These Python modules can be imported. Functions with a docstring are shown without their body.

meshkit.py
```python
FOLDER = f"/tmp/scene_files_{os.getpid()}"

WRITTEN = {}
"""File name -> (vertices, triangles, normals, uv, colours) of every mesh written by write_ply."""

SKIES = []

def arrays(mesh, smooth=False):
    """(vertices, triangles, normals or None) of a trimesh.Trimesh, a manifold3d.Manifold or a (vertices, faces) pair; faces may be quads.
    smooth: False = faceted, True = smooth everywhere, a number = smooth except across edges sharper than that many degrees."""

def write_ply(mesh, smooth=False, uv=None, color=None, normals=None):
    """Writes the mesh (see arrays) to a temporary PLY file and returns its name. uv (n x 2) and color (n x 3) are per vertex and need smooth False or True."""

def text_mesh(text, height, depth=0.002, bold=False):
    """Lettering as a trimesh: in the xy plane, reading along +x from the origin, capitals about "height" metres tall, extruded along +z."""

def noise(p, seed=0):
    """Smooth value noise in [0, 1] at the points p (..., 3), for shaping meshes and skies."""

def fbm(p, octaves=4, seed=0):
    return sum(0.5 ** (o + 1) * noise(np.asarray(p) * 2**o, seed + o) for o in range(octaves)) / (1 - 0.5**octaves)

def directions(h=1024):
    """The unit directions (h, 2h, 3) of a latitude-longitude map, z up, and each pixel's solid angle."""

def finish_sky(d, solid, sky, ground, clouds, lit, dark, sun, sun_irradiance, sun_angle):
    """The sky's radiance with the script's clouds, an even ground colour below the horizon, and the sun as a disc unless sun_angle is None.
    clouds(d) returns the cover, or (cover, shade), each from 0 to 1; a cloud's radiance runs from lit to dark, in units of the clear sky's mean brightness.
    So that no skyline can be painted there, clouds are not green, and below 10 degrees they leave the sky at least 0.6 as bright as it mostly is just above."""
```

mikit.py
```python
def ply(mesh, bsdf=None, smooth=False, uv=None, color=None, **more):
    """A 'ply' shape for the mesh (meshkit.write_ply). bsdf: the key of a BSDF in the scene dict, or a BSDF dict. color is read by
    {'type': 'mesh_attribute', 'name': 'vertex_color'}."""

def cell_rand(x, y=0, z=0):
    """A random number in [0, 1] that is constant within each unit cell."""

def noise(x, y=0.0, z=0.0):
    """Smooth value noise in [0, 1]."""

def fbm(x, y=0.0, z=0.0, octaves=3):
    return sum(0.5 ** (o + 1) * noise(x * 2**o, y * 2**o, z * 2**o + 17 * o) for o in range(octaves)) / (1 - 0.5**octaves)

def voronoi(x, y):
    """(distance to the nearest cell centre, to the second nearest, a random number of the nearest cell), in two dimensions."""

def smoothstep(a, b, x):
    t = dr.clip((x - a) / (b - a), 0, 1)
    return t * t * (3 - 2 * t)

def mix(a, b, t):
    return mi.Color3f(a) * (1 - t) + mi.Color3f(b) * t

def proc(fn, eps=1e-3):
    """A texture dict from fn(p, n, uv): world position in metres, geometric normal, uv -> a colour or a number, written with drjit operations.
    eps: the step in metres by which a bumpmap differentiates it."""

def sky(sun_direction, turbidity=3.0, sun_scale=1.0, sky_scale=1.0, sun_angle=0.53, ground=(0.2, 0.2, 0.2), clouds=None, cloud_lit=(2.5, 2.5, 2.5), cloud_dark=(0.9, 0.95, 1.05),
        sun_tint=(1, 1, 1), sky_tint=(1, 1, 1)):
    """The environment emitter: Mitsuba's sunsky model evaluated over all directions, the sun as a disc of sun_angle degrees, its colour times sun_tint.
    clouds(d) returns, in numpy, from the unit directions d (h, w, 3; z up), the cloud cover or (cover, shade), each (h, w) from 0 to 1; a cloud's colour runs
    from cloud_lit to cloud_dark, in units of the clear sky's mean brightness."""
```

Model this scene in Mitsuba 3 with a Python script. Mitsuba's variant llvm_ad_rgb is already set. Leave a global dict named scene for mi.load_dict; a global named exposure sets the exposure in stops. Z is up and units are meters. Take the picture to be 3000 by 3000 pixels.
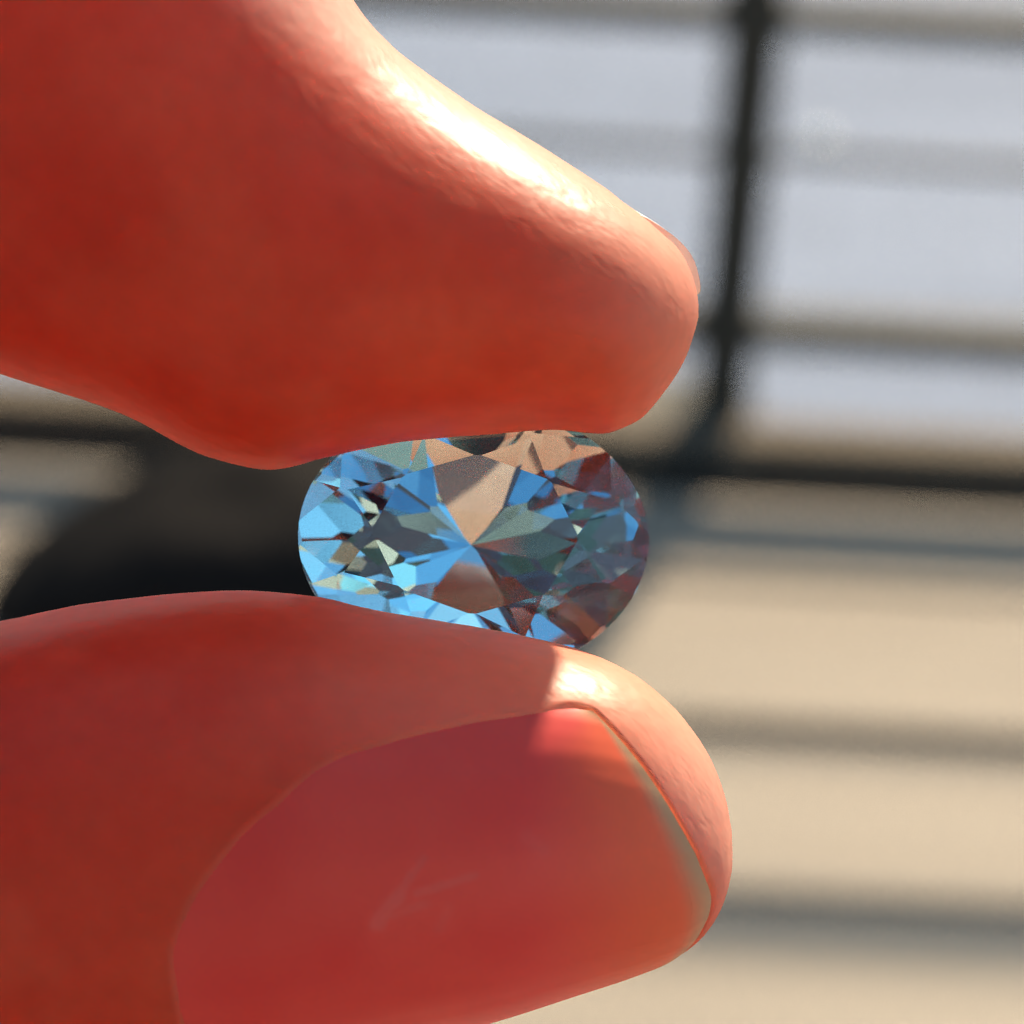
import math
import numpy as np, trimesh, manifold3d, shapely
import drjit as dr
import mitsuba as mi
import mikit, meshkit
from scipy.interpolate import PchipInterpolator
from scipy.spatial import HalfspaceIntersection, cKDTree

T = mi.ScalarTransform4f
scene, labels = {}, {}

# ------------------------------------------------------------------ camera, sky, exposure
PITCH, ROLL, DIST = math.radians(33.0), math.radians(3.2), 0.130
CAM = np.array([0.0, 0.0, 1.0])
FWD = np.array([0, math.cos(PITCH), -math.sin(PITCH)])
R0, U0 = np.array([1.0, 0, 0]), np.array([0, math.sin(PITCH), math.cos(PITCH)])
RIGHT = math.cos(ROLL) * R0 + math.sin(ROLL) * U0
UP = math.cos(ROLL) * U0 - math.sin(ROLL) * R0
GEM = CAM + FWD * DIST                                  # the held stone, 13 cm from the lens
scene['camera'] = {'type': 'thinlens', 'fov': 2 * math.degrees(math.atan(18.0 / 130.0)), 'fov_axis': 'x',
                   'aperture_radius': 0.00102, 'focus_distance': DIST - 0.003, 'near_clip': 0.005, 'far_clip': 500.0,
                   'to_world': T().look_at(origin=CAM.tolist(), target=(CAM + FWD).tolist(), up=UP.tolist())}
SUN = np.array([0.31, 0.77, -0.40])                     # right, up, towards the camera, as seen from the stone
SUN = SUN[0] * RIGHT + SUN[1] * UP - SUN[2] * FWD
scene['sky'] = mikit.sky(SUN.tolist(), turbidity=3, sun_angle=2.8, sun_tint=(0.96, 1.0, 1.10), sky_tint=(1.03, 1.0, 0.88))
exposure = 3.0

# ------------------------------------------------------------------ helpers
M4 = np.eye(4)
M4[:3, 0], M4[:3, 1], M4[:3, 2], M4[:3, 3] = RIGHT, UP, -FWD, GEM
HAND = T(M4.tolist())                                   # hand frame: x along the finger, y from thumb to finger, z towards the viewer; millimetres
MM = HAND @ T().scale(0.001)


def mm(x, y):                                           # sketch units of the hand drawing (83 per mm, origin off the stone) to millimetres
    return (np.asarray(x, float) - 1500) * 0.012, (1500 - np.asarray(y, float)) * 0.012


def add(key, mesh, bsdf, smooth=False, label=None, cat=None, group=None, kind=None, **more):
    scene[key] = mikit.ply(mesh, bsdf, smooth, **more)
    if label:
        tag(key, label, cat, group, kind)


def tag(key, label, cat=None, group=None, kind=None):
    labels[key] = {'label': label}
    if cat: labels[key]['category'] = cat
    if group: labels[key]['group'] = group
    if kind: labels[key]['kind'] = kind


def num(base, i):
    return base if i == 0 else f'{base}_{i:03d}'


def box(x0, x1, y0, y1, z0, z1, r=0.0):
    if r <= 0:
        m = trimesh.creation.box(extents=(x1 - x0, y1 - y0, z1 - z0))
        m.apply_translation(((x0 + x1) / 2, (y0 + y1) / 2, (z0 + z1) / 2))
        return m
    pts = []
    for sx, a in ((x0, r), (x1, -r)):
        for sy, b in ((y0, r), (y1, -r)):
            for sz, c in ((z0, r), (z1, -r)):
                pts += [(sx, sy + b, sz + c), (sx + a, sy, sz + c), (sx + a, sy + b, sz)]
    return trimesh.convex.convex_hull(np.array(pts))


# ------------------------------------------------------------------ materials
def deck_colour(p, n, uv):
    g = mikit.fbm(p.x * 6, p.y * 90, p.z * 90, 3)
    b = mikit.cell_rand(dr.floor((p.y - 0.025) / 0.125))
    c = mikit.mix((0.255, 0.217, 0.168), (0.33, 0.288, 0.228), g)
    return c * (0.92 + 0.16 * b)


def paving_colour(p, n, uv):
    g = mikit.fbm(p.x * 1.3, p.y * 6.0, 0, 4)
    f = mikit.fbm(p.x * 60, p.y * 60, 3, 2)
    return mikit.mix((0.118, 0.157, 0.228), (0.24, 0.295, 0.395), g) * (0.9 + 0.2 * f)


scene['wood'] = {'type': 'twosided', 'b': {'type': 'principled', 'base_color': mikit.proc(deck_colour), 'roughness': 0.75, 'specular': 0.3}}
scene['dark_wood'] = {'type': 'twosided', 'b': {'type': 'principled', 'base_color': {'type': 'rgb', 'value': (0.05, 0.042, 0.030)}, 'roughness': 0.8}}
scene['brown_bar'] = {'type': 'twosided', 'b': {'type': 'principled', 'base_color': {'type': 'rgb', 'value': (0.15, 0.122, 0.088)}, 'roughness': 0.8, 'specular': 0.2}}
scene['paving'] = {'type': 'twosided', 'b': {'type': 'principled', 'base_color': mikit.proc(paving_colour), 'roughness': 0.8, 'specular': 0.3}}
scene['black_metal'] = {'type': 'twosided', 'b': {'type': 'principled', 'base_color': {'type': 'rgb', 'value': (0.042, 0.045, 0.040)}, 'roughness': 0.6, 'specular': 0.2}}
scene['black_cloth'] = {'type': 'twosided', 'b': {'type': 'principled', 'base_color': {'type': 'rgb', 'value': (0.018, 0.0165, 0.0155)}, 'roughness': 0.9, 'specular': 0.02}}

INV = np.linalg.inv(M4)


def local(p):                                           # world point to hand millimetres, so that the skin pattern stays with the hand
    q = [sum(float(INV[i, j]) * (p.x, p.y, p.z)[j] for j in range(3)) + float(INV[i, 3]) for i in range(3)]
    return [c * 1000.0 for c in q]


def pressed_lit(x, y):
    """Blanched flesh with its orange glow put into the colour, 0 to 1: thumb pad and fingertip."""
    pad = mikit.smoothstep(-10.5, -1.5, x) * mikit.smoothstep(-10.5, -5.5, y) * mikit.smoothstep(-3.0, -3.6, y)
    end = mikit.smoothstep(0.0, 6.5, x + 0.35 * (y - 8.0)) * mikit.smoothstep(2.0, 4.5, y)
    return dr.maximum(pad, 0.8 * end)


def glow_colour(p, n, uv):
    x, y, z = local(p)
    a = mikit.fbm(x * 0.30 + 2, y * 0.30, z * 0.30 + 7, 4)
    b = mikit.fbm(x * 1.3 + 2, y * 1.3, z * 1.3 + 7, 3)
    c = mikit.mix((0.89, 0.30, 0.155), (0.98, 0.45, 0.235), mikit.smoothstep(0.3, 0.7, a)) * (0.94 + 0.12 * b)
    return mikit.mix(c, (0.98, 0.60, 0.40), 0.9 * pressed_lit(x, y))  # warm light on pad and fingertip mixed into the translucent layer


def skin_colour(p, n, uv):
    x, y, z = local(p)
    a = mikit.fbm(x * 0.22 + 5, y * 0.22, z * 0.22, 3)
    b = mikit.fbm(x * 1.9, y * 1.9, z * 1.9 + 9, 3)
    c = mikit.mix((0.52, 0.045, 0.026), (0.62, 0.080, 0.045), mikit.smoothstep(0.25, 0.75, a))
    tip = mikit.smoothstep(-0.8, 2.5, (x - 2.4) * 0.869 + (y + 6.6) * 0.495) * mikit.smoothstep(-3.0, -5.0, y)     # sunlit paleness put into the colour of the thumb pad
    lit_back = mikit.smoothstep(-2.6, 0.1, (x + 4.8) * 0.555 + (y - 16.1) * 0.832)                                     # the sunlit rim, put into the colour along the finger top
    c = mikit.mix(mikit.mix(c, (0.82, 0.45, 0.33), tip), (0.85, 0.52, 0.42), lit_back * 0.95)
    c = mikit.mix(c, (0.90, 0.31, 0.185), 0.75 * pressed_lit(x, y))  # the same glow, painted into the surface colour
    return c * (0.86 + 0.28 * b)


# living tissue lets light through: a skin that scatters light into a red, absorbing inside
scene['flesh'] = {'type': 'homogeneous', 'albedo': {'type': 'rgb', 'value': (0.76, 0.46, 0.30)}, 'sigma_t': {'type': 'rgb', 'value': (0.25, 0.70, 1.0)}, 'scale': 340.0, 'sample_emitters': True}
scene['skin'] = {'type': 'blendbsdf', 'weight': 0.43,
                 'a': {'type': 'principledthin', 'base_color': mikit.proc(glow_colour), 'diff_trans': 1.6, 'roughness': 0.5, 'eta': 1.4, 'spec_trans': 0.0},
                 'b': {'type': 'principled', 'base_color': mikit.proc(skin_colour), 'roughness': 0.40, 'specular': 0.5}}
scene['blocker_maroon'] = {'type': 'twosided', 'b': {'type': 'principled', 'base_color': {'type': 'rgb', 'value': (0.034, 0.013, 0.021)}, 'roughness': 0.7, 'specular': 0.2}}
scene['white_stone'] = {'type': 'principled', 'base_color': {'type': 'rgb', 'value': (0.85, 0.84, 0.80)}, 'roughness': 0.3}
scene['plum_cloth'] = {'type': 'twosided', 'b': {'type': 'principled', 'base_color': {'type': 'rgb', 'value': (0.036, 0.013, 0.021)}, 'roughness': 0.9, 'specular': 0.1}}
scene['plain_skin'] = {'type': 'twosided', 'b': {'type': 'principled', 'base_color': {'type': 'rgb', 'value': (0.50, 0.27, 0.19)}, 'roughness': 0.5}}
scene['nail_plate'] = {'type': 'twosided', 'b': {'type': 'principled', 'base_color': {'type': 'mesh_attribute', 'name': 'vertex_color'}, 'roughness': 0.42, 'specular': 0.2, 'clearcoat': 0.10, 'clearcoat_gloss': 0.9}}
scene['nail_edge'] = {'type': 'twosided', 'b': {'type': 'principled', 'base_color': {'type': 'rgb', 'value': (0.90, 0.68, 0.56)}, 'roughness': 0.35, 'specular': 0.6}}
scene['stone'] = {'type': 'dielectric', 'int_ior': 1.58, 'ext_ior': 1.0, 'specular_transmittance': {'type': 'rgb', 'value': (0.62, 0.86, 0.97)},
                  'specular_reflectance': {'type': 'rgb', 'value': (0.84, 0.97, 1.0)}}
scene['frosted_stone'] = {'type': 'roughdielectric', 'int_ior': 1.58, 'ext_ior': 1.0, 'alpha': 0.25, 'specular_transmittance': {'type': 'rgb', 'value': (0.75, 0.92, 0.97)}}

# ------------------------------------------------------------------ setting: ground, deck, railing
ground = box(-150, 150, -150, 150, -0.45, -0.35)
add('ground', ground, 'paving', label='pale bluish grey paving beyond the deck', kind='structure')
PITCHY = 0.121
EDGE = 1.596
j = 0
gaps = {0: 0.015, 1: 0.006, -1: 0.008}                  # the planks' joints, wider and narrower
y_gap = 1.368
tag('deck', 'sunlit beige timber deck with dark gaps between planks', kind='structure')
for i in range(-19, 2):                                 # plank i lies beyond gap i
    y0, y1 = y_gap + i * PITCHY, y_gap + (i + 1) * PITCHY
    g0, g1 = gaps.get(i, 0.006), gaps.get(i + 1, 0.006)
    y1 = min(y1, EDGE - 0.03)
    add(num('deck__plank', j), box(-2.2, 2.2, y0 + g0 / 2, y1 - g1 / 2, -0.03, 0.0, 0.002), 'wood')
    j += 1
add('deck__edge_board', box(-2.2, 2.2, EDGE - 0.020, EDGE + 0.03, -0.14, -0.004, 0.002), 'dark_wood', label='dark brown edge board')
add('deck__gap_backing', box(-2.2, 2.2, y_gap - 20 * PITCHY, EDGE - 0.03, -0.09, -0.064), 'black_metal')  # continuous black sheet under the planks, standing in for shade in the gaps

tag('sky_blocker', 'unseen dark maroon timber wall added behind the camera to block the sky', 'sky_blocker')
for k in range(18):  # out of view, added to shut off sky from stone and fingers
    add(num('sky_blocker__board', k), box(-6.0, 0.75, -1.45 - 0.004 * (k % 2), -1.40 + 0.004 * (k % 2), 0.004 + k * 0.17, 0.168 + k * 0.17, 0.004), 'blocker_maroon')
add('sky_blocker__top_block', box(-6.2, 0.85, -1.60, -1.0, 3.07, 3.2), 'blocker_maroon')

peb = trimesh.creation.icosphere(subdivisions=3)  # added to make a blurred glint beside the post
peb.vertices *= np.array([0.0105, 0.0095, 0.0075]) * (1 + 0.25 * (meshkit.fbm(peb.vertices * 1.3 + 2, 2, 1)[:, None] - 0.5))
peb.apply_translation((0.228, 2.638, -0.3465))
add('glint_stone', peb, 'white_stone', True, label='small white stone added on the paving to give the pale blurred glint right of the post', cat='glint_stone')

tag('metal_railing', 'black metal railing with one post and thin level bars at the deck edge', 'railing')
RY = EDGE + 0.036
PX = 0.104
add('metal_railing__post', box(PX - 0.0135, PX + 0.0135, RY - 0.0135, RY + 0.0135, -0.16, 0.95, 0.002), 'black_metal')
for k, (z, hh) in enumerate(((0.060, 0.0088), (0.159, 0.003), (0.234, 0.0075), (0.33, 0.003), (0.42, 0.006), (0.93, 0.016))):
    add(num('metal_railing__bar', k), box(-2.2, 2.2, RY - hh, RY + hh, z - hh, z + hh, 0.001), 'black_metal')
    add(num('metal_railing__joint', k), box(PX - 0.0143, PX + 0.0143, RY - 0.0143, RY + 0.0143, z - hh - 0.008, z + hh + 0.008, 0.003), 'black_metal')
add('metal_railing__bottom_bar', box(-2.2, 2.2, RY - 0.038, RY - 0.012, -0.003, 0.015, 0.002), 'brown_bar', label='low brown bottom bar')
add('metal_railing__base_plate', box(PX - 0.07, PX + 0.018, RY - 0.045, RY + 0.03, -0.003, 0.012, 0.002), 'black_metal')


def black_shape_mesh():
    hx = PchipInterpolator([-0.250, -0.236, -0.204, -0.150, -0.10, -0.04, 0.0, 0.01, 0.015], [0.0, 0.018, 0.044, 0.070, 0.080, 0.078, 0.055, 0.03, 0.0])
    xs = np.linspace(-0.250, 0.015, 140)
    th = np.linspace(0, 2 * np.pi, 90, endpoint=False)
    X, TH = np.meshgrid(xs, th, indexing='ij')
    h = np.maximum(hx(X), 1e-5)
    cy, cz = np.cos(TH), np.sin(TH)
    Y = 1.435 + np.sign(cy) * np.abs(cy) ** 0.7 * 0.07 * (h / 0.08) ** 0.5
    Z = h / 2 + np.sign(cz) * np.abs(cz) ** 0.7 * h / 2
    n = meshkit.fbm(np.stack([X, Y, Z], -1) * 24 + 3, 4, seed=3) - 0.5
    Z = np.maximum(Z + 0.016 * n * (h / 0.08), 0.0005)
    Y = Y + 0.014 * n
    v = np.stack([X, Y, Z], -1).reshape(-1, 3)
    i, k = np.meshgrid(np.arange(139), np.arange(90), indexing='ij')
    p, q = (i * 90 + k).ravel(), (i * 90 + (k + 1) % 90).ravel()
    m = trimesh.Trimesh(v, np.vstack([np.stack([p, q, q + 90], 1), np.stack([p, q + 90, p + 90], 1)]), process=False)
    if m.volume < 0: m.invert()
    return m


bm = black_shape_mesh()  # unidentified dark form, modelled as a soft mound
add('black_shape', bm, 'black_cloth', True, label='blurred soft black shape on the deck behind the gap between finger and thumb', cat='black_object')


# ------------------------------------------------------------------ unseen phone and its holder, added to darken the stone and skin
CAMT = T(np.block([[np.stack([RIGHT, UP, -FWD], 1), CAM[:, None]], [np.zeros((1, 3)), np.ones((1, 1))]]).tolist())
add('smartphone__body', box(-0.064, 0.012, -0.135, 0.020, 0.004, 0.012, 0.003), 'black_metal', to_world=CAMT)
add('smartphone__camera_bump', box(-0.022, 0.0095, -0.014, 0.0135, 0.0028, 0.0045, 0.0006), 'black_metal', to_world=CAMT)
tag('smartphone', 'unseen black phone behind the lens, added to darken the stone and skin', 'phone')


def chain(*balls):
    """One surface through a run of (point, radius) balls, world metres."""
    b = [manifold3d.Manifold.sphere(r, 28).translate([float(c) for c in p]) for p, r in balls]
    return manifold3d.Manifold.batch_boolean([manifold3d.Manifold.batch_hull([b[i], b[i + 1]]) for i in range(len(b) - 1)], manifold3d.OpType.Add)


def figure(parts, edge, rounds):
    m = manifold3d.Manifold.batch_boolean(parts, manifold3d.OpType.Add).refine_to_length(edge).to_mesh()
    m = trimesh.Trimesh(m.vert_properties[:, :3], m.tri_verts, process=True)
    trimesh.smoothing.filter_taubin(m, iterations=rounds)
    return m


def torso(grow):
    rows = [((0.13, -0.58, 0.24), 0.125), ((0.11, -0.56, 0.48), 0.11), ((0.13, -0.54, 0.68), 0.11), ((0.16, -0.53, 0.80), 0.075)]
    return [manifold3d.Manifold.batch_hull([manifold3d.Manifold.sphere(r + grow, 28).translate([sx * p[0], p[1], p[2]]) for p, r in rows[i:i + 2] for sx in (-1, 1)]) for i in range(3)]


hands = [[(-0.20, -0.53, 0.80), (-0.335, -0.26, 0.70), (-0.225, 0.02, 0.845)], [(0.20, -0.53, 0.80), (0.27, -0.36, 0.60), (0.075, -0.05, 0.885)]]
bare = torso(0) + [chain(((0, -0.53, 0.80), 0.065), ((0, -0.50, 0.93), 0.056), ((0, -0.46, 1.06), 0.082), ((0, -0.45, 1.12), 0.088)), chain(((0, -0.40, 1.00), 0.05), ((0, -0.44, 1.06), 0.07)),
                   chain(((0, -0.372, 1.065), 0.014), ((0, -0.385, 1.10), 0.010))]
for sx in (-1, 1):
    bare.append(chain(((sx * 0.083, -0.455, 1.06), 0.018), ((sx * 0.088, -0.46, 1.09), 0.02)))
bare.append(chain((hands[0][0], 0.055), (hands[0][1], 0.040), (hands[0][2], 0.026)))
q = hands[1]
bare += [chain((q[0], 0.055), (q[1], 0.042), (q[2], 0.028)), chain((q[2], 0.026), ((0.045, -0.03, 0.925), 0.024))]
for k in range(4):
    bare.append(chain(((0.045, -0.03, 0.90 + k * 0.018), 0.0105), ((0.024, -0.012, 0.905 + k * 0.019), 0.009), ((0.004, -0.014, 0.908 + k * 0.019), 0.008)))
legs = [chain(((sx * 0.11, -0.58, 0.24), 0.125), ((sx * 0.17, -0.22, 0.10), 0.085), ((sx * 0.15, -0.62, 0.07), 0.06), ((sx * 0.13, -0.80, 0.05), 0.045)) for sx in (-1, 1)]
add('person', figure(bare + legs, 0.012, 12), 'plain_skin', True, label='unseen kneeling photographer in a dark plum shirt, added to darken the stone and skin', cat='person')
add('person__shirt', figure(torso(0.012) + [chain((q[0], 0.072), (q[1], 0.055), ([0.45 * a + 0.55 * b for a, b in zip(q[1], q[2])], 0.046)) for q in hands], 0.014, 8), 'plum_cloth', True)
add('person__trousers', figure([l.scale([1, 1, 1]) for l in [chain(((sx * 0.11, -0.58, 0.24), 0.140), ((sx * 0.17, -0.22, 0.10), 0.098), ((sx * 0.15, -0.62, 0.085), 0.072)) for sx in (-1, 1)]], 0.014, 8), 'black_cloth', True)
add('person__hair', figure([chain(((0, -0.475, 1.10), 0.090), ((0, -0.455, 1.15), 0.082), ((0, -0.43, 1.165), 0.068)), chain(((0, -0.50, 1.08), 0.085), ((0, -0.52, 1.00), 0.05))], 0.01, 6), 'black_cloth', True)

# ------------------------------------------------------------------ the stone: an oval brilliant, cut by planes
def gem_faces():
    planes = []                                         # (normal, distance, kind) of a round brilliant of radius 1, then stretched

    def ring(n, phase, angle, through, kind, up):
        for k in range(n):
            a = 2 * math.pi * (k + phase) / n
            nrm = np.array([math.cos(a) * math.sin(angle), math.sin(a) * math.sin(angle), up * math.cos(angle)])
            r, z = through
            planes.append((nrm, nrm @ np.array([r * math.cos(a), r * math.sin(a), z]), kind))
    d = math.radians
    g, TOP, TAB = 0.05, 0.36, 0.56
    H = math.tan(d(WIN)) + g                                         # depth of the culet
    rng = np.random.default_rng(GEM_SEED)
    planes.append((np.array([0, 0, 1.0]), TOP, 'crown'))
    ring(8, 0.0, d(36), (1.0, g), 'crown', 1)                        # kites
    ring(8, 0.5, d(24), (TAB * math.cos(math.pi / 8) + 0.02, TOP), 'crown', 1)   # stars
    ring(16, 0.5, d(43), (0.995, g), 'crown', 1)                      # upper halves

    def one(az, angle, through, kind='pavilion'):
        az, angle = d(az), d(angle)
        nrm = np.array([math.cos(az) * math.sin(angle), math.sin(az) * math.sin(angle), -math.cos(angle)])
        planes.append((nrm, nrm @ np.array([through[0] * math.cos(az), through[0] * math.sin(az), through[1]]), kind))
    for az in (90, 270):                                             # the two broad facets across the middle
        one(az, WIN, (0, -H))
    for side in (0, 180):
        for az in (-46, -23, 0, 23, 46):                              # the two busy ends of the bow tie, in three tiers
            one(side + az + rng.uniform(-3, 3), T1 + rng.uniform(-1.5, 1.5), (0, -H))
        for az in (-58, -35, -12, 12, 35, 58):
            one(side + az + rng.uniform(-3, 3), T2 + rng.uniform(-1.5, 1.5), (0.45, -H + 0.45 * math.tan(d(T1)) + 0.015))
        for az in (-72, -54, -36, -18, 0, 18, 36, 54, 72):
            one(side + az + rng.uniform(-2, 2), T3 + rng.uniform(-2, 2), (0.995, -g))
    ring(72, 0.5, d(90), (0.992, 0), 'girdle', 1)
    hs = np.array([[*n, -dd] for n, dd, _ in planes])
    v = HalfspaceIntersection(hs, np.array([0, 0, 0.0])).intersections
    v = v[np.isfinite(v).all(1)]
    v = np.unique(np.round(v, 7), axis=0)
    out = {'crown': [], 'pavilion': [], 'girdle': []}
    for n, dd, kind in planes:
        on = v[np.abs(v @ n - dd) < 2e-6]
        if len(on) < 3: continue
        c = on.mean(0)
        e = np.cross(n, [0.31, 0.83, 0.47]); e /= np.linalg.norm(e)
        f = np.cross(n, e)
        on = on[np.argsort(np.arctan2((on - c) @ f, (on - c) @ e))]
        for i in range(1, len(on) - 1):
            out[kind].append(np.array([on[0], on[i], on[i + 1]]))
    return out, v


GEM_SEED, WIN, T1, T2, T3 = 22, 47.0, 42.0, 48.0, 57.0
GA, GB, GC = 6.22, 4.82, 5.4
GX, GY = mm(1387, 1578)
GZ = -0.4
faces, gv = gem_faces()
tilt = trimesh.transformations.rotation_matrix(math.radians(-2), [0, 0, 1]) @ trimesh.transformations.rotation_matrix(math.radians(2), [0, 1, 0]) @ trimesh.transformations.rotation_matrix(math.radians(-5), [1, 0, 0])


def place_gem(v, s=1.0):
    v = v @ np.diag([GA, GB, GC]) * s
    return v @ tilt[:3, :3].T + [float(GX), float(GY), GZ]


tag('gemstone', 'clear blue oval faceted gemstone pinched between finger and thumb', 'gemstone')
for kind, tris in faces.items():
    t = np.array(tris).reshape(-1, 3)
    add(f'gemstone__{kind}', (place_gem(t), np.arange(len(t)).reshape(-1, 3)), 'frosted_stone' if kind == 'girdle' else 'stone', False, to_world=MM)


# ------------------------------------------------------------------ the hand
class Loft:
    """A tapered digit: sections between pairs of outline points, each an ellipse as deep as given; millimetres."""

    def __init__(self, rows, zc, tip):
        rows = np.array(rows, float)                    # ux, uy, lx, ly, depth
        ux, uy = mm(rows[:, 0], rows[:, 1]); lx, ly = mm(rows[:, 2], rows[:, 3])
        k = (130 - zc) / 130
        up, lo = np.stack([ux, uy], 1) * k, np.stack([lx, ly], 1) * k
        tx, ty = mm(*tip)
        mid = (up + lo) / 2
        st = np.concatenate([[0], np.cumsum(np.linalg.norm(np.diff(mid, axis=0), axis=1))])
        self.len, self.zc = st[-1], zc
        self.f = PchipInterpolator(st, np.hstack([up, lo, rows[:, 4:5]]))
        self.tip = np.array([float(tx) * k, float(ty) * k, zc])
        self.st = st

    def at(self, s, th):
        s, th = np.broadcast_arrays(s, th)
        q = self.f(np.clip(s, 0, self.len))
        up, lo, d = q[..., 0:2], q[..., 2:4], q[..., 4]
        m, h = (up + lo) / 2, (up - lo) / 2
        c, sn = np.cos(th), np.sin(th)
        sn2 = np.sign(sn) * np.abs(sn) ** 0.9
        return np.concatenate([m + h * c[..., None], (self.zc + d * sn2)[..., None]], -1)

    def normal(self, s, th, e=0.05):
        a = self.at(np.minimum(s + e, self.len), th) - self.at(s - e, th)
        b = self.at(s, th + 0.01) - self.at(s, th - 0.01)
        n = np.cross(b, a)
        return n / np.maximum(np.linalg.norm(n, axis=-1, keepdims=True), 1e-12)

    def s_of_x(self, x):                                # along the thumb, whose sections are upright
        return np.interp(x, self.f(self.st)[:, 0], self.st)

    def mesh(self, ns, nt, disp, s_from=0.0, near=2.5):
        w = np.linspace(0, 1, ns)
        ss = s_from + (self.len - s_from) * (1 - (1 - w) ** 1.35)
        th = np.linspace(0, 2 * np.pi, nt, endpoint=False)
        S, TH = np.meshgrid(ss, th, indexing='ij')
        P, N = self.at(S, TH), self.normal(S, TH)
        P = P + N * disp(S, TH, P)[..., None]
        v = np.vstack([P.reshape(-1, 3), P[0].mean(0), self.tip])
        i, jj = np.meshgrid(np.arange(ns - 1), np.arange(nt), indexing='ij')
        a, b = i * nt + jj, i * nt + (jj + 1) % nt
        f = np.vstack([np.stack([a, a + nt, b + nt], -1).reshape(-1, 3), np.stack([a, b + nt, b], -1).reshape(-1, 3)])
        k = np.arange(nt)
        c0, c1 = ns * nt, ns * nt + 1
        last = (ns - 1) * nt
        f = np.vstack([f, np.stack([k * 0 + c0, k, (k + 1) % nt], 1), np.stack([k * 0 + c1, last + (k + 1) % nt, last + k], 1)])
        m = trimesh.Trimesh(v, f, process=False)
        if m.volume < 0: m.invert()
        return m


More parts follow.
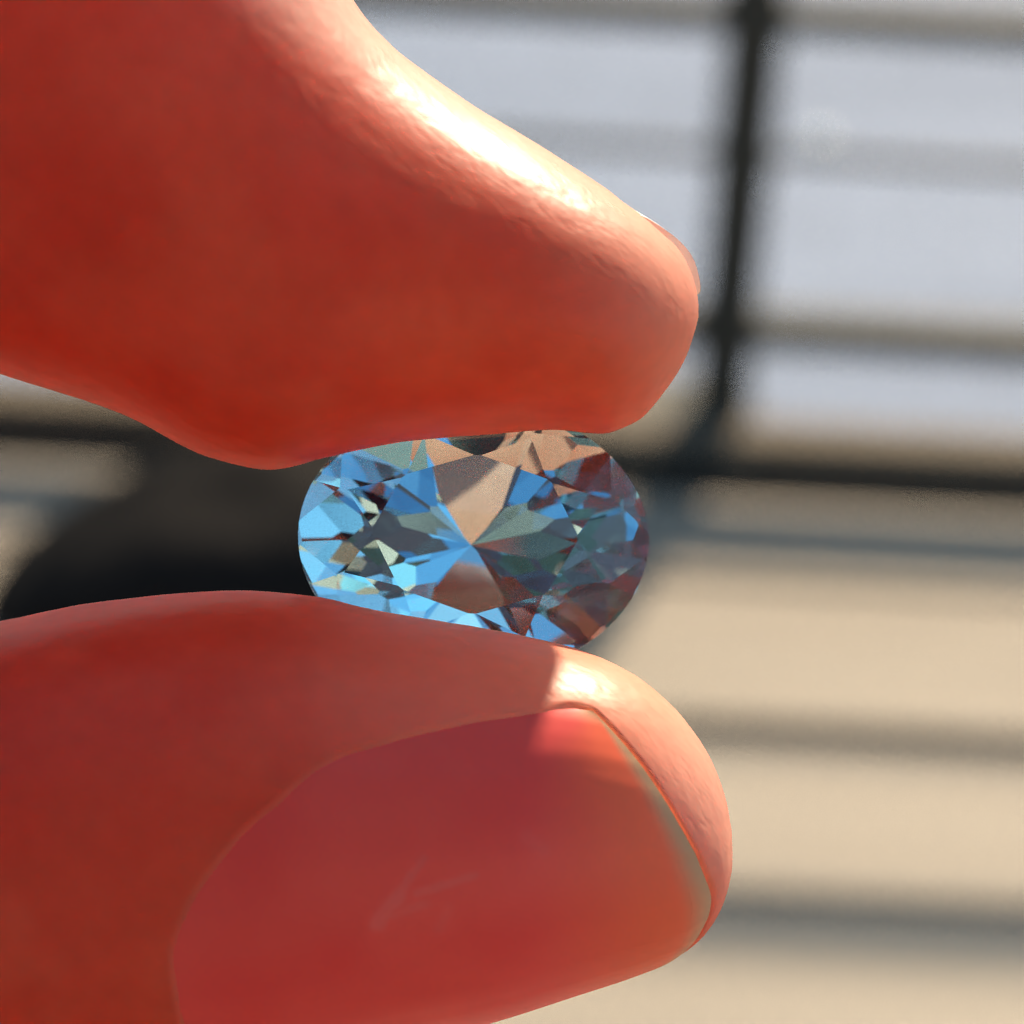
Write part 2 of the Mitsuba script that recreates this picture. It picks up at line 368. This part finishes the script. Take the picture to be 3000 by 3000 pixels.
index = Loft([(-3200, -900, -3300, 1000, 8.6), (-2100, -1250, -2300, 820, 8.8), (-900, -1350, -1500, 640, 8.8), (0, -1080, -950, 790, 8.6), (620, -580, -430, 945, 8.3),
              (990, -70, 0, 1095, 8.0), (1078, 62, 360, 1214, 7.9), (1160, 148, 620, 1342, 7.8), (1270, 232, 790, 1376, 7.7),
              (1400, 322, 960, 1338, 7.6), (1550, 412, 1190, 1293, 7.5), (1700, 508, 1420, 1273, 7.2), (1820, 588, 1620, 1259, 6.7), (1915, 660, 1760, 1270, 6.0),
              (1982, 728, 1862, 1236, 5.0), (2020, 795, 1945, 1150, 3.7), (2038, 850, 2003, 1058, 2.4), (2044, 890, 2030, 985, 1.2)], 1.6, (2046, 932))
thumb = Loft([(-3200, 2050, -3200, 3700, 10.5), (-2400, 2100, -2400, 3660, 9.6), (-1600, 2080, -1600, 3520, 8.8), (-800, 1975, -800, 3340, 8.4), (0, 1820, 0, 3230, 8.2), (300, 1762, 300, 3190, 8.1),
              (700, 1730, 700, 3140, 7.9), (900, 1745, 900, 3105, 7.8), (1100, 1788, 1100, 3065, 7.6), (1400, 1838, 1400, 3000, 7.2), (1700, 1905, 1700, 2905, 6.4),
              (1850, 1972, 1850, 2855, 5.6), (1950, 2050, 1950, 2815, 4.8), (2030, 2140, 2030, 2765, 3.9), (2090, 2240, 2088, 2700, 2.9), (2126, 2345, 2122, 2630, 1.9), (2142, 2430, 2140, 2560, 0.9)], 1.8, (2146, 2500))


def thumb_theta(x, y):
    q = thumb.f(thumb.s_of_x(mm(x, 0)[0] * (130 - thumb.zc) / 130))
    yy = mm(0, y)[1] * (130 - thumb.zc) / 130
    return math.acos(np.clip((yy - (q[1] + q[3]) / 2) / ((q[1] - q[3]) / 2), -1, 1))


D = math.radians
prox = [(x, thumb_theta(x, y)) for x, y in ((1690, 2052), (1480, 2072), (1240, 2112), (1050, 2165), (850, 2300), (700, 2450), (600, 2600), (558, 2750))] + [(575, D(132)), (640, D(150)), (790, D(168)), (1000, D(182)), (1250, D(193))]
dist = [(x, thumb_theta(x, y)) for x, y in ((1712, 2052), (1850, 2200), (1950, 2350), (2030, 2500), (2066, 2640))] + [(2068, D(125)), (2045, D(145)), (1990, D(162)), (1900, D(178)), (1780, D(193))]


def px_s(x):
    return thumb.s_of_x(mm(x, 0)[0] * (130 - thumb.zc) / 130)


def table(pts):
    pts = sorted(((t, float(px_s(x))) for x, t in pts))
    t, s = np.array(pts).T
    keep = np.concatenate([[True], np.diff(t) > 1e-3])
    return PchipInterpolator(t[keep], s[keep])


class Nail:
    def __init__(self, loft, t0, t1, sp, sd, ref):
        self.loft, self.t0, self.t1, self.sp, self.sd, self.ref = loft, t0, t1, sp, sd, ref
        t = np.linspace(t0, t1, 60)
        a = np.stack([sp(t), t * ref], 1); b = np.stack([sd(t), t * ref], 1)[::-1]
        self.poly = shapely.Polygon(np.vstack([a, b])).buffer(0)
        self.distal = shapely.LineString(b)
        shapely.prepare(self.poly)

    def fields(self, S, TH):
        p = shapely.points(S.ravel(), (TH % (2 * np.pi)).ravel() * self.ref)
        d = shapely.distance(self.poly, p).reshape(S.shape)
        i = shapely.distance(self.poly.exterior, p).reshape(S.shape)
        e = shapely.distance(self.distal, p).reshape(S.shape)
        return np.where(d > 0, d, -i), e

    def plate(self, u0, u1, lift, thick, over=0.0, nu=60, nv=80, ridge=0.0):
        u, v = np.meshgrid(np.linspace(u0, u1, nu), np.linspace(0, 1, nv), indexing='ij')
        TH = self.t0 + (self.t1 - self.t0) * v
        a, b = self.sp(TH), self.sd(TH)
        S = a + (b - a) * np.minimum(u, 1.0)
        P, N = self.loft.at(S, TH), self.loft.normal(S, TH)
        ax = self.loft.at(np.minimum(S, self.loft.len - 0.3), TH) - self.loft.at(np.minimum(S, self.loft.len - 0.3) - 0.8, TH)
        ax /= np.maximum(np.linalg.norm(ax, axis=-1, keepdims=True), 1e-9)
        P = P + ax * (over * np.clip((u - 0.8) / 0.2, 0, 1) ** 2)[..., None]
        n0 = (N * (lift(u, v) + ridge * (meshkit.noise(np.stack([v * 34, u * 0.6, v * 0], -1), 2) - 0.5))[..., None])
        top = P + n0
        bot = P + n0 - N * thick * (0.55 + 0.45 * np.clip(np.minimum(np.minimum(v, 1 - v) * 9, 1), 0, 1))[..., None]
        nn = nu * nv
        V = np.vstack([top.reshape(-1, 3), bot.reshape(-1, 3)])
        i, jj = np.meshgrid(np.arange(nu - 1), np.arange(nv - 1), indexing='ij')
        q = (i * nv + jj).ravel()
        F = [np.stack([q, q + 1, q + nv + 1], 1), np.stack([q, q + nv + 1, q + nv], 1)]
        F += [f[:, ::-1] + nn for f in F]
        loop = np.concatenate([np.arange(nv), np.arange(1, nu) * nv + nv - 1, (nu - 1) * nv + np.arange(nv - 2, -1, -1), np.arange(nu - 2, 0, -1) * nv])
        l2 = np.roll(loop, -1)
        nl, k0 = len(loop), 2 * nn                      # the rim has vertices of its own, so that it shades as a rim
        V = np.vstack([V, V[loop], V[loop + nn]])
        e = np.arange(nl); e2 = np.roll(e, -1)
        F += [np.stack([e, e + nl, e2 + nl], 1) + k0, np.stack([e, e2 + nl, e2], 1) + k0]
        self.u = np.concatenate([u.ravel(), u.ravel(), u.ravel()[loop], u.ravel()[loop]])
        self.v = np.concatenate([v.ravel(), v.ravel(), v.ravel()[loop], v.ravel()[loop]])
        m = trimesh.Trimesh(V, np.vstack(F), process=False)
        if m.volume < 0: m.invert()
        return m


tn = Nail(thumb, D(46), D(193), table(prox), table(dist), 7.4)
s_end = index.len
NT = D(-26)                                             # the finger's nail is turned away, so that it is seen nearly edge-on
inail = Nail(index, NT - D(46), NT + D(46), lambda t: s_end - 6.4 + 2.2 * ((np.asarray(t) - NT) / D(46)) ** 2, lambda t: s_end - 0.75 - 1.9 * ((np.asarray(t) - NT) / D(46)) ** 2, 6.5)


def wrinkle(P, seed):
    a = meshkit.fbm(P * 1.6, 3, seed) - 0.5
    b = meshkit.fbm(P * np.array([4.2, 4.2, 4.2]), 3, seed + 5) - 0.5
    c = np.abs(meshkit.fbm(P * np.array([2.6, 1.1, 1.6]) + 3, 3, seed + 9) - 0.5)     # fine creases
    return 0.036 * a + 0.011 * b - 0.009 * np.exp(-(c / 0.035) ** 2)


def ss(x):
    x = np.clip(x, 0, 1)
    return x * x * (3 - 2 * x)


def thumb_disp(S, TH, P):
    d, e = tn.fields(S, TH)
    far = ss(e / 1.8)                                   # no fold where the tip's pad lies beyond the nail
    fold = 0.05 * np.exp(-(np.maximum(d, 0) / 1.0) ** 2) * far
    d = d + 0.22 * (meshkit.fbm(P * 0.7, 3, 31) - 0.5) * far          # an uneven cuticle
    sink = -0.40 * (ss((-d + 0.10) / 0.42) * far * 0.45 + ss((-d + 0.3) / 0.4) * (1 - far))
    out = np.where(d > 0, fold, 0.05 * far * (1 - ss(-d / 0.6))) + sink
    return out + wrinkle(P, 11) * ss(d / 0.6)


def index_disp(S, TH, P):
    t = (TH + np.pi) % (2 * np.pi) - np.pi
    p = shapely.points(S.ravel(), t.ravel() * inail.ref)
    d = shapely.distance(inail.poly, p).reshape(S.shape)
    i = shapely.distance(inail.poly.exterior, p).reshape(S.shape)
    d = np.where(d > 0, d, -i)
    out = -0.32 * ss((-d - 0.2) / 1.1)
    return out + wrinkle(P, 4) * ss(d / 0.5 + 0.6)


def manifold(m):
    return manifold3d.Manifold(manifold3d.Mesh(np.asarray(m.vertices, np.float32), np.asarray(m.faces, np.uint32)))


def bone(a, ra, b, rb):
    s = [manifold3d.Manifold.sphere(r, 40).translate(list(map(float, p))) for p, r in ((a, ra), (b, rb))]
    return manifold3d.Manifold.batch_hull(s)


def body():
    P = lambda x, y, z=0: (*map(float, mm(x, y)), z)
    parts = [bone(P(-2600, -100, 1.6), 9.5, P(-4700, 500, 0), 10.5), bone(P(-2600, 2880, 1.8), 9.6, P(-5600, 2300, 2), 13.5),
             bone(P(-4700, 500, 0), 10.5, P(-9200, 1900, -12), 17), bone(P(-5600, 2300, 2), 13.5, P(-9200, 2300, -12), 17),
             bone(P(-5000, 700, -20), 11, P(-9200, 1900, -22), 17), bone(P(-5400, 900, -40), 11, P(-9200, 2000, -32), 17), bone(P(-5900, 1100, -58), 10, P(-9200, 2200, -36), 16),
             bone(P(-4700, 500, 0), 10.5, P(-5900, 1100, -58), 10), bone(P(-5600, 2300, 2), 13.5, P(-9000, 2300, -36), 16),
             bone(P(-9200, 2100, -22), 18, P(-12000, 2500, -18), 22), bone(P(-12000, 2500, -18), 22, *ARM)]
    palm = manifold3d.Manifold.batch_boolean(parts, manifold3d.OpType.Add)
    palm = palm + manifold3d.Manifold.batch_hull([parts[2], parts[6], parts[7]])
    for (x, y, z), r in (((-5000, 700, -20), 9.2), ((-5400, 900, -40), 9.0), ((-5900, 1100, -58), 8.0)):   # the other three fingers, curled into the palm
        k1, k2, k3 = (x + 2300, y - 300, z - 6), (x + 2500, y + 1500, z - 4), (x + 900, y + 1900, z)
        palm = palm + bone(P(x, y, z), r + 1, P(*k1), r) + bone(P(*k1), r, P(*k2), r - 1) + bone(P(*k2), r - 1, P(*k3), r - 1.6)
    m = palm.refine_to_length(4.0).to_mesh()
    m = trimesh.Trimesh(m.vert_properties[:, :3], m.tri_verts, process=True)
    trimesh.smoothing.filter_taubin(m, iterations=25)
    return manifold(m)


ARM = (tuple(float(v) for v in ((np.linalg.inv(M4) @ np.array([-0.255, -0.06, 0.81, 1.0]))[:3] * 1000)), 30.0)
hand = manifold(index.mesh(420, 400, index_disp)) + manifold(thumb.mesh(420, 440, thumb_disp)) + body()
hull = trimesh.convex.convex_hull(place_gem(gv, 1.012))
hand = hand - manifold(hull)                            # the flesh is pressed in where it touches the stone
hm = hand.to_mesh()
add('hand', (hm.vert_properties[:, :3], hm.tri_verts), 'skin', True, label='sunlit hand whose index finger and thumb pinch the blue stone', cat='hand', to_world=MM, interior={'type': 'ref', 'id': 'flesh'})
lift = lambda u, v: -0.02 + 0.07 * u ** 2


def nail_tint(n, m):
    """The nail's own colours: pink over its bed, orange towards the tip, horn-coloured at the free edge, with a few dry scratches."""
    P = np.asarray(m.vertices)
    t = lambda a, b, x: ss((x - a) / (b - a))[:, None]
    a = meshkit.fbm(P * 0.35, 3, 21)[:, None]
    c = np.array([0.80, 0.066, 0.058]) * (1 - a) + np.array([0.90, 0.115, 0.085]) * a
    c = c + (np.array([0.86, 0.135, 0.055]) - c) * t(0.62, 0.92, n.u + 0.10 * (0.35 - n.v))
    c = c + (np.array([0.50, 0.28, 0.145]) - c) * np.maximum(t(0.92, 0.99, n.u + 0.05 * (0.25 - n.v)), 0.9 * t(0.045, 0.0, n.v) * t(0.3, 0.8, n.u))
    s = np.zeros((len(P), 1))                           # dry scuffs on the plate
    for (x0, y0), (x1, y1), w, k in (((1135, 2625), (1185, 2545), 26, 1.0), ((1185, 2545), (1262, 2440), 15, 0.8), ((1240, 2540), (1400, 2490), 14, 0.8), ((1300, 2640), (1330, 2580), 16, 0.4), ((1540, 2390), (1590, 2430), 22, 0.35), ((1180, 2600), (1260, 2570), 18, 0.6)):
        p0, p1 = (np.array([float(v) for v in mm(*p)]) for p in ((x0, y0), (x1, y1)))
        h = np.clip(((P[:, :2] - p0) @ (p1 - p0)) / ((p1 - p0) @ (p1 - p0)), 0, 1)
        r = np.linalg.norm(P[:, :2] - p0 - h[:, None] * (p1 - p0), axis=1) / (w * 0.012) + 1.3 * (meshkit.fbm(P * 2.5, 3, 8) - 0.5)
        s = np.maximum(s, (k * ss(1.3 - r))[:, None])
    return np.clip(c + (np.array([0.72, 0.30, 0.26]) - c) * 0.19 * s, 0, 1)


for key, u0, u1, nu in (('hand__thumb_nail', 0, 0.96, 160), ('hand__thumb_nail__free_edge', 0.9602, 1.0, 12)):
    m = tn.plate(u0, u1, lift, 0.5, nu=nu, nv=220, ridge=0.022)
    add(key, m, 'nail_plate', True, color=nail_tint(tn, m), to_world=MM)
labels['hand__thumb_nail__free_edge'] = {'label': 'pale olive free edge of the thumb nail'}
labels['hand__thumb_nail'] = {'label': 'broad glossy red thumb nail'}
add('hand__finger_nail', inail.plate(0, 1.0, lambda u, v: -0.12 + 0.26 * u ** 2, 0.42, over=0.7), 'nail_edge', True, to_world=MM)
labels['hand__finger_nail'] = {'label': 'pale finger nail seen edge-on at the fingertip'}
